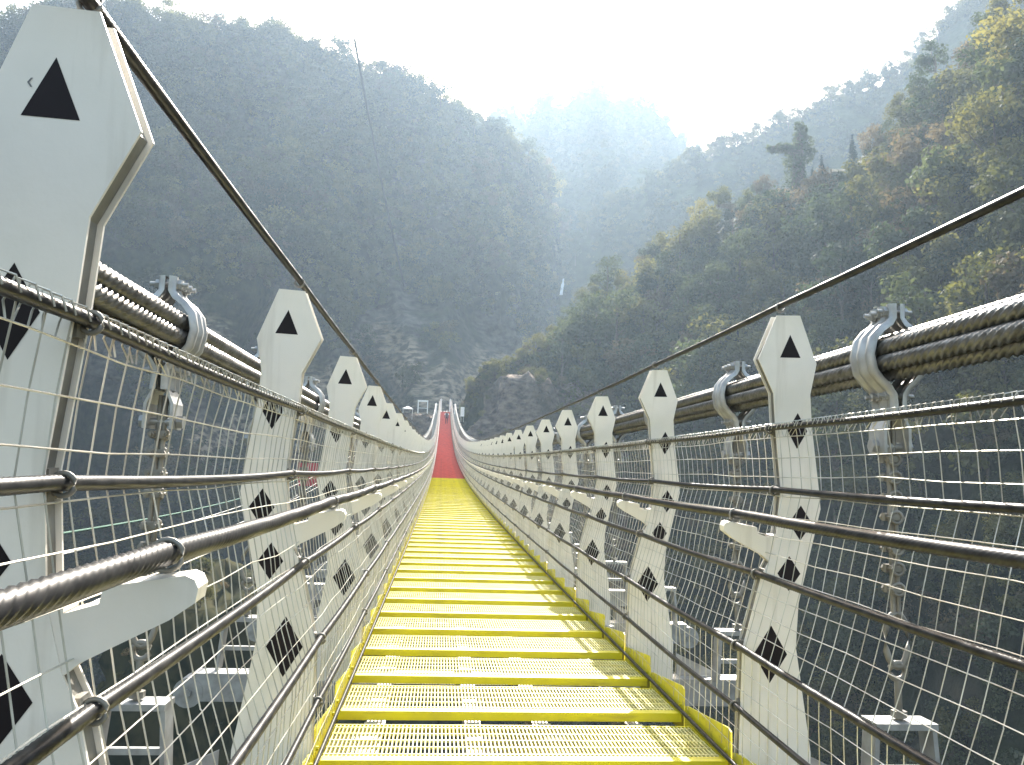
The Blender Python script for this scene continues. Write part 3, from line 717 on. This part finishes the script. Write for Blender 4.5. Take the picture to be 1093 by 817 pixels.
while NTREE < 205 and tries < 4000:
    tries += 1
    a = rnd.uniform(3.0, 41); t = rnd.uniform(0.30, 1.0) ** 0.75
    P = R.at(a, t)
    if any((P[0] - q[0]) ** 2 + (P[1] - q[1]) ** 2 + (P[2] - q[2]) ** 2 < 12 for q in placed): continue
    if a < 6.5 and t < 0.93 or (23.2 < a < 29.5 and t > 0.88): continue
    placed.append(P); kd = wpick(rnd)
    nm, lb, gp = LAB[kd]
    sc = rnd.uniform(0.85, 1.75) * (1 if t < .92 else 0.72) * (0.55 if a < 8 else 1)
    tree(nm, kd, rnd.randrange(2), P, sc, lb, gp, sq=(1, rnd.uniform(.85, 1.2)))
    NTREE += 1
# trees that stand out
def on(h, a, t): return h.at(a, t)
ym, C_, _r = crown_mesh('crown', LEAF['pale'], 8.0, 3.4, 77, lobes=20, per=150, leaf=(0.10, 0.24))
KINDS['yellow'] = [(ym, trunk_mesh(8.0, C_, BARK, 3), 8.0)]
tree('broadleaf_tree', 'yellow', 0, on(R, 37.0, 0.66), 1.75, 'tall yellow leaved tree at the right edge of the picture, highest of the near trees', sq=(1, 1.15))
for a, t_, sc, lb in ((28.6, 0.985, 0.75, 'pointed dark conifer standing alone behind the twisted vine covered trunk, farthest right of three'), (26.6, 0.97, 0.55, 'small pointed conifer just right of the vine covered trunk'), (26.0, 0.97, 0.5, 'smallest pointed conifer, nearest the vine covered trunk')):
    tree('conifer', 'conifer', 0, on(R, a, t_), sc, lb)
tree('broadleaf_tree', 'olive', 0, on(R, 17.6, 0.88), 1.15, 'tall bushy tree standing up above the ridge line in the middle of the right slope', sq=(.9, 1.3))
tree('broadleaf_tree', 'rust', 0, on(R, 33.0, 0.80), 1.5, 'spreading bare limbed tree with thin reddish leaves high on the right slope')
# vine-covered snag: a leaning trunk with one stubby arm
P = on(R, 25.0, 1.0) - np.array((0, 0, 1.5)); sn = empty('snag', P); sn.scale = (1.6, 1.6, 1.4); tag(sn, 'dead trunk smothered in vines with one stubby arm pointing left above the right slope', 'dead tree')
b = MB(); b.tube([(0, 0, -2), (0.1, 0, 3), (0.2, 0, 6), (0.5, 0, 9.2)], 0.7, 8, radii=[0.95, 0.8, 0.6, 0.3]); b.tube([(0.1, 0, 5.6), (-1.6, 0, 6.4), (-3.2, 0, 6.3)], 0.4, 7, radii=[0.5, 0.42, 0.22]); b.build('trunk', BARK, sn)
r = np.random.default_rng(5); CL = []
for k in range(26):
    u = k / 25; CL.append((0.1 + 0.45 * u ** 2 + r.normal() * 0.45, r.normal() * 0.5, -0.5 + 9.9 * u, (1.75 - 1.05 * u) * r.uniform(0.55, 1.1)))
for k in range(11):
    u = (k + .5) / 11; CL.append((-0.4 - 3.1 * u, r.normal() * 0.2, 6.1 + 0.5 * math.sin(2.6 * u) - r.uniform(0, 0.9) * u, r.uniform(0.35, 0.75)))
for k in range(5): CL.append((0.9 + r.uniform(0, .8), r.normal() * .3, 8.2 - k * 0.8, r.uniform(.4, .8)))
CL = np.array(CL); n = 4200; k = r.integers(0, len(CL), n); d = r.normal(size=(n, 3)); d /= np.linalg.norm(d, axis=1)[:, None]
Pq = CL[k, :3] + d * (CL[k, 3] * r.uniform(.5, 1.1, n))[:, None]; A = r.normal(size=(n, 3)) * .11; Bv = r.normal(size=(n, 3)) * .11
raw_mesh('vines', np.stack([Pq - A, Pq - Bv, Pq + A, Pq + Bv], 1).reshape(-1, 3), np.arange(4 * n).reshape(-1, 4), LEAF['dark'], sn)
# skyline trees of the left mountain and the middle ridge
for i in range(48):
    a = -31 + i * 0.83 + rnd.uniform(-.25, .25); kd = rnd.choice(['dark', 'dark', 'olive', 'pale'])
    tree('broadleaf_tree', kd, i, M1.at(min(a, 8.0), 0.985) - np.array((0, 0, 2.2)), rnd.uniform(1.0, 1.9), 'hazy tree standing on the skyline of the left mountain', 'skyline trees of the left mountain')
for i in range(30):
    a = 9 + i * 0.92 + rnd.uniform(-.3, .3)
    tree('broadleaf_tree', rnd.choice(['dark', 'olive']), i, M2.at(a, 0.985) - np.array((0, 0, 2.0)), rnd.uniform(1.1, 1.7), 'hazy bluish tree on the ridge behind the right slope', 'trees on the ridge behind the right slope')

# shrubs along the rim of the bluff
G = CRV['cliff']; nsh = 0
for k in range(400):
    i, j = rnd.randrange(19, 30), rnd.randrange(10, 42); p = G[i, j]
    if nsh >= 26: break
    if p[0] > 15: continue
    nsh += 1
    tree('shrub', rnd.choice(['pale', 'pale', 'olive', 'rust']), k, p - np.array((0, 0, .4)), rnd.uniform(0.13, 0.30), 'sunlit yellow green shrub on the rim of the bare rock bluff', 'shrubs on the rim of the bluff', cat='shrub')

nsh = 0
for k in range(900):
    i, j = rnd.randrange(14, 30), rnd.randrange(0, 48); p = G[i, j]
    if nsh >= 44: break
    if p[0] < 13.5 or p[1] > 131 or p[2] < 6: continue
    nsh += 1
    tree('shrub', rnd.choice(['dark', 'olive', 'olive', 'rust']), k, p - np.array((0, 0, .5)), rnd.uniform(0.16, 0.40), 'dull green shrub growing over the right half of the rock bluff', 'shrubs over the right half of the bluff', cat='shrub')

G = CRV['rock_ledge']; nsh = 0
for k in range(300):
    p = G[rnd.randrange(13, 24), rnd.randrange(0, 40)]
    if nsh >= 22: break
    nsh += 1
    tree('shrub', rnd.choice(['olive', 'olive', 'dark', 'rust']), k, p - np.array((0, 0, .3)), rnd.uniform(0.10, 0.24), 'small shrub on the dry grassy ledge low on the left bank', 'shrubs on the left bank ledge', cat='shrub')

for i, (a, t_) in enumerate(((-20.2, .80), (-17.0, .775), (-11.5, .84), (-6.5, .80), (-1.5, .83), (3.5, .76))):
    tree('broadleaf_tree', 'pale', i, on(M1, a, t_) - np.array((0, 0, .5)), rnd.uniform(1.5, 2.1), 'pale yellow green tree standing out high on the hazy left mountain', 'pale trees high on the left mountain')

# forests: what nobody could count, one object per hill, scattered with geometry nodes
def forest(name, hill, n, sc, kinds, a0, a1, t0, t1, seed, dens=None):
    r = random.Random(seed); pts = []; scs = []; idx = []; rot = []
    while len(pts) < n:
        a = r.uniform(a0, a1); t = r.uniform(t0, t1)
        if dens and r.random() > dens(a, t, hill): continue
        pts.append(hill.at(a, t) - np.array((0, 0, 0.6))); scs.append(r.uniform(*sc)); idx.append(r.randrange(len(kinds))); rot.append(r.uniform(0, 6.28))
    me = bpy.data.meshes.new(name); me.vertices.add(n); me.vertices.foreach_set('co', np.array(pts, np.float32).ravel())
    for nm, ty, dat in (('sc', 'FLOAT', scs), ('kd', 'INT', idx), ('rz', 'FLOAT', rot)):
        at = me.attributes.new(nm, ty, 'POINT'); at.data.foreach_set('value', dat)
    o = mkobj(name, me); tag(o, kind='stuff')
    g = bpy.data.node_groups.new(name, 'GeometryNodeTree')
    g.interface.new_socket('Geometry', in_out='INPUT', socket_type='NodeSocketGeometry'); g.interface.new_socket('Geometry', in_out='OUTPUT', socket_type='NodeSocketGeometry')
    N, Lk = g.nodes, g.links
    gi, go = N.new('NodeGroupInput'), N.new('NodeGroupOutput'); jn = N.new('GeometryNodeJoinGeometry')
    def attr(nm, ty):
        q = N.new('GeometryNodeInputNamedAttribute'); q.data_type = ty; q.inputs[0].default_value = nm; return q
    kA, sA, rA = attr('kd', 'INT'), attr('sc', 'FLOAT'), attr('rz', 'FLOAT')
    cx = N.new('ShaderNodeCombineXYZ'); Lk.new(rA.outputs[0], cx.inputs[2])
    for i, src in enumerate(kinds):
        oi = N.new('GeometryNodeObjectInfo'); oi.transform_space = 'ORIGINAL'; oi.inputs['Object'].default_value = src
        try: oi.inputs['As Instance'].default_value = True
        except Exception: pass
        cmp = N.new('FunctionNodeCompare'); cmp.data_type = 'INT'; cmp.operation = 'EQUAL'
        Lk.new(kA.outputs[0], cmp.inputs[2]); cmp.inputs[3].default_value = i
        ip = N.new('GeometryNodeInstanceOnPoints')
        Lk.new(gi.outputs[0], ip.inputs['Points']); Lk.new(cmp.outputs[0], ip.inputs['Selection']); Lk.new(oi.outputs['Geometry'], ip.inputs['Instance'])
        Lk.new(cx.outputs[0], ip.inputs['Rotation']); Lk.new(sA.outputs[0], ip.inputs['Scale'])
        Lk.new(ip.outputs[0], jn.inputs[0])
    Lk.new(jn.outputs[0], go.inputs[0])
    md = o.modifiers.new('scatter', 'NODES'); md.node_group = g
    return o
SRC = {}
for o in list(COL.objects):
    if o.name.startswith('crown'):
        for kd, L in KINDS.items():
            for i, (me, tm, H) in enumerate(L):
                if o.data == me and (kd, i) not in SRC: SRC[(kd, i)] = o
mix = [SRC[k] for k in SRC if k[0] in ('dark', 'olive')] * 2 + [SRC[k] for k in SRC if k[0] in ('pale', 'rust')]
drk = [SRC[k] for k in SRC if k[0] in ('dark', 'olive')]
def d1(a, t, h):
    P = h.at(a, t); v = mn.noise(Vector(P) * 0.028)
    if bareness(a, t, P) > 0.25: return 0.0
    return 1.0 if t > 0.62 else (0.9 if v > 0.0 else 0.08)
forest('forest_on_left_mountain', M1, 2500, (0.9, 2.0), drk + [SRC[('pale', 1)], SRC[('pale', 0)], SRC[('rust', 0)]], -50, 8.6, 0.10, 1.03, 1, d1)
forest('forest_on_right_slope', R, 1300, (0.35, 0.8), mix, 5.5, 48, 0.05, 1.0, 2, lambda a, t, h: 0 if 23.4 < a < 29.5 and t > .9 else 1)
forest('forest_on_middle_ridge', M2, 1500, (0.7, 1.25), drk + [SRC[('pale', 1)]], 7.5, 45, 0.1, 1.03, 3)
forest('forest_on_hazy_ridge', M3B, 700, (0.9, 1.5), drk, 2, 22, 0.2, 1.0, 4)
forest('forest_on_far_peak', M3, 1500, (1.0, 1.7), drk, -2, 24, 0.5, 1.03, 5)
# scrub along the top edge of the bluff
forest('scrub_on_bluff', R, 130, (0.14, 0.36), [SRC[('pale', 0)], SRC[('pale', 1)], SRC[('rust', 0)]], 1.2, 7.5, 0.93, 1.0, 6)

# ------------------------------------------------------------------ waterfalls
WATER = mat('white_water', (0.62, 0.65, 0.67), 0.5)
def fall(name, a, el0, el1, d, wd, lb):
    m = MB(); n = 12
    for k in range(3):
        P = []
        for i in range(n):
            t = i / (n - 1); e = el0 + (el1 - el0) * t; p = polar(a + 0.012 * math.sin(9 * t + k * 2) - 0.16 * t + (k - 1) * (0.03 + 0.05 * t), d - 1.5 * t, CAM.z + d * math.tan(math.radians(e))); P.append(tuple(p))
        m.tube(P, wd, 6, radii=[wd * rnd.uniform(0.45, 0.95) for j in range(n)])
    tag(m.build(name, WATER), lb, 'waterfall')
fall('waterfall', 8.45, 15.0, 13.8, 290, 0.30, 'thin white waterfall in the ravine between the left mountain and right slope')

# ------------------------------------------------------------------ thin wire hanging down the left mountain
P0 = polar(-7.84, 200, CAM.z + 200 * math.tan(math.radians(29.9))); P1 = polar(-3.2, 235, CAM.z + 235 * math.tan(math.radians(14.0)))
m = MB(); t = np.linspace(0, 1, 24)[:, None]; m.tube(P0 * (1 - t) + P1 * t + np.array((0, 0, -4.0)) * (t * (1 - t)) * 4 * 0.5, 0.34, 5)
tag(m.build('overhead_wire', mat('dark_wire', (0.03, 0.03, 0.03), 0.5)), 'thin dark wire slanting down across the face of the left mountain', 'wire')

# ------------------------------------------------------------------ things on the far landing
sh = empty('shelter_frame', (-3.6, 127.5, zz(YEND) - 0.2)); tag(sh, 'white open frame hut left of the bridge end', 'shelter')
m = MB()
for x in (-0.75, 0.75):
    for y in (-0.7, 0.7): m.box((x, y, 0.95), (0.06, 0.06, 0.95))
m.build('frame_post', TW, sh)
m = MB()
for y in (-0.7, 0.7): m.box((0, y, 1.96), (0.83, 0.07, 0.07))
for x in (-0.75, 0.75): m.box((x, 0, 1.96), (0.07, 0.62, 0.065))
m.box((0, -0.7, 0.75), (0.69, 0.03, 0.03)); m.build('frame_rail', TW, sh)
cn = empty('canopy', (-6.0, 128.5, zz(YEND) - 0.9)); cn.scale = (0.75, 0.75, 0.75); tag(cn, 'small pale peaked canopy on the rocks left of the bridge end', 'canopy')
m = MB(); m.add([(-1.1, -0.9, 1.9), (1.1, -0.9, 1.9), (1.1, 0.9, 1.9), (-1.1, 0.9, 1.9), (0, 0, 2.45), (-1.1, -0.9, 1.78), (1.1, -0.9, 1.78), (1.1, 0.9, 1.78), (-1.1, 0.9, 1.78)], [(0, 1, 4), (1, 2, 4), (2, 3, 4), (3, 0, 4), (0, 5, 6, 1), (1, 6, 7, 2), (2, 7, 8, 3), (3, 8, 5, 0)])
m.build('roof', TW, cn)
for x in (-1.0, 1.0):
    for y in (-0.8, 0.8):
        m = MB(); m.cyl((x, y, -0.5), (x, y, 1.85), 0.035, 6); m.build('leg', TW, cn)
sg = empty('notice_board', (2.7, 125.5, zz(YEND) - 1.2)); tag(sg, 'pale upright board against the bluff right of the bridge end', 'notice board')
m = MB(); m.box((0, 0, 1.3), (0.3, 0.04, 0.75)); m.build('panel', TW, sg); m = MB(); m.box((-0.2, 0.06, 0.6), (0.04, 0.02, 0.9)); m.box((0.2, 0.06, 0.6), (0.04, 0.02, 0.9)); m.build('support', GALV, sg)
bn = empty('banner', (-8.9, 53, -0.2)); tag(bn, 'small red cloth hung by the left bank, seen between two white posts', 'banner')
RC = mat('red_cloth', (0.45, 0.06, 0.07), 0.8)
xs = np.linspace(-0.6, 0.6, 9); m = MB(); m.add([(x, 0.08 * math.sin(6 * x + z), z) for z in (0.9, 1.35, 1.9, 2.4) for x in xs] + [(x, 0.02 + 0.08 * math.sin(6 * x + z), z) for z in (0.9, 1.35, 1.9, 2.4) for x in xs],
    [(k * 36 + i * 9 + j, k * 36 + i * 9 + j + 1, k * 36 + (i + 1) * 9 + j + 1, k * 36 + (i + 1) * 9 + j) for k in (0, 1) for i in range(3) for j in range(8)], 0, True); m.build('cloth', RC, bn)
for x in (-0.65, 0.65):
    m = MB(); m.cyl((x, 0, -2.5), (x, 0, 2.5), 0.04, 7); m.build('pole', PALEBARK, bn)

# ------------------------------------------------------------------ the walker
def person(loc, rz):
    p = empty('person', loc, rz); tag(p, 'person in dark clothes and white cap walking on the red steps', 'person')
    J = {'pel': ((0, 0, .92), .13), 'spi': ((0, 0.01, 1.12), .135), 'che': ((0, 0.02, 1.33), .155), 'nek': ((0, 0.02, 1.47), .055), 'hd0': ((0, 0.04, 1.56), .085), 'hd1': ((0, 0.03, 1.68), .075),
         'sl': ((-.19, .01, 1.38), .062), 'el': ((-.25, -.05, 1.12), .045), 'wl': ((-.25, .10, .92), .033), 'fl': ((-.25, .14, .84), .035), 'sr': ((.19, .01, 1.38), .062), 'er': ((.26, -.02, 1.12), .045), 'wr': ((.27, .03, .88), .033), 'fr': ((.27, .05, .80), .035),
         'hl': ((-.10, 0, .86), .09), 'kl': ((-.10, .16, .50), .062), 'al': ((-.10, .10, .10), .042), 'tl': ((-.10, .25, .04), .035), 'hr': ((.10, 0, .86), .09), 'kr': ((.10, .0, .47), .062), 'ar': ((.10, -.20, .12), .042), 'tr': ((.10, -.07, .03), .035)}
    E = [('pel', 'spi'), ('spi', 'che'), ('che', 'nek'), ('nek', 'hd0'), ('hd0', 'hd1'), ('che', 'sl'), ('sl', 'el'), ('el', 'wl'), ('wl', 'fl'), ('che', 'sr'), ('sr', 'er'), ('er', 'wr'), ('wr', 'fr'), ('pel', 'hl'), ('hl', 'kl'), ('kl', 'al'), ('al', 'tl'), ('pel', 'hr'), ('hr', 'kr'), ('kr', 'ar'), ('ar', 'tr')]
    ks = list(J); me = bpy.data.meshes.new('body'); me.from_pydata([J[k][0] for k in ks], [(ks.index(a), ks.index(b)) for a, b in E], [])
    sk = bpy.data.materials.new('dark_clothes_and_skin'); sk.use_nodes = True
    n, l = sk.node_tree.nodes, sk.node_tree.links; tc = n.new('ShaderNodeTexCoord'); sx = n.new('ShaderNodeSeparateXYZ'); l.new(tc.outputs['Object'], sx.inputs[0])
    cr = n.new('ShaderNodeValToRGB'); cr.color_ramp.interpolation = 'CONSTANT'; e = cr.color_ramp.elements; e[0].color = (0.02, 0.02, 0.03, 1); e[1].position = 0.84; e[1].color = (0.42, 0.26, 0.19, 1)
    q = e.new(0.52); q.color = (0.045, 0.05, 0.07, 1)
    dv = n.new('ShaderNodeMath'); dv.operation = 'DIVIDE'; dv.inputs[1].default_value = 1.75; l.new(sx.outputs[2], dv.inputs[0]); l.new(dv.outputs[0], cr.inputs[0]); l.new(cr.outputs[0], n['Principled BSDF'].inputs['Base Color'])
    me.materials.append(sk); o = mkobj('body', me, p)
    sm = o.modifiers.new('skin', 'SKIN'); sm.use_smooth_shade = True
    for i, k in enumerate(ks): me.skin_vertices[0].data[i].radius = (J[k][1],) * 2; me.skin_vertices[0].data[i].use_root = (k == 'pel')
    o.modifiers.new('sub', 'SUBSURF').levels = 1; o.modifiers['sub'].render_levels = 2
    c = MB(); n = 14
    rg = [(0.0, 1.79), (0.06, 1.785), (0.10, 1.745), (0.108, 1.69)]
    V = [(r_ * math.cos(2 * PI * j / n), 0.03 + r_ * 1.1 * math.sin(2 * PI * j / n), z) for r_, z in rg for j in range(n)]
    c.add(V, [(i * n + j, (i + 1) * n + j, (i + 1) * n + (j + 1) % n, i * n + (j + 1) % n) for i in range(3) for j in range(n)], 0, True)
    c.box((0, 0.17, 1.69), (0.075, 0.07, 0.008)); c.build('cap', TW, p)
    for s in (-1, 1):
        c = MB(); c.tube([(s * .17, .01, 1.42), (s * .215, 0, 1.33), (s * .235, -.02, 1.22)], .07, 9, radii=[.06, .078, .07]); c.build('sleeve', TW, p)
yp_ = 106.0
person((0.16, yp_, zz(yp_) - 0.005), PI)

# ------------------------------------------------------------------ air
hb = MB(); hb.box((0, 300, 125), (420, 420, 210.5)); haze = hb.build('haze', []); tag(haze, kind='stuff')
hm = bpy.data.materials.new('haze_air'); hm.use_nodes = True; n, l = hm.node_tree.nodes, hm.node_tree.links
n.remove(n['Principled BSDF']); pv = n.new('ShaderNodeVolumePrincipled'); pv.inputs['Color'].default_value = (0.60, 0.79, 1.0, 1); pv.inputs['Density'].default_value = 0.00042; pv.inputs['Anisotropy'].default_value = 0.44
l.new(pv.outputs[0], n['Material Output'].inputs['Volume']); haze.data.materials.append(hm)
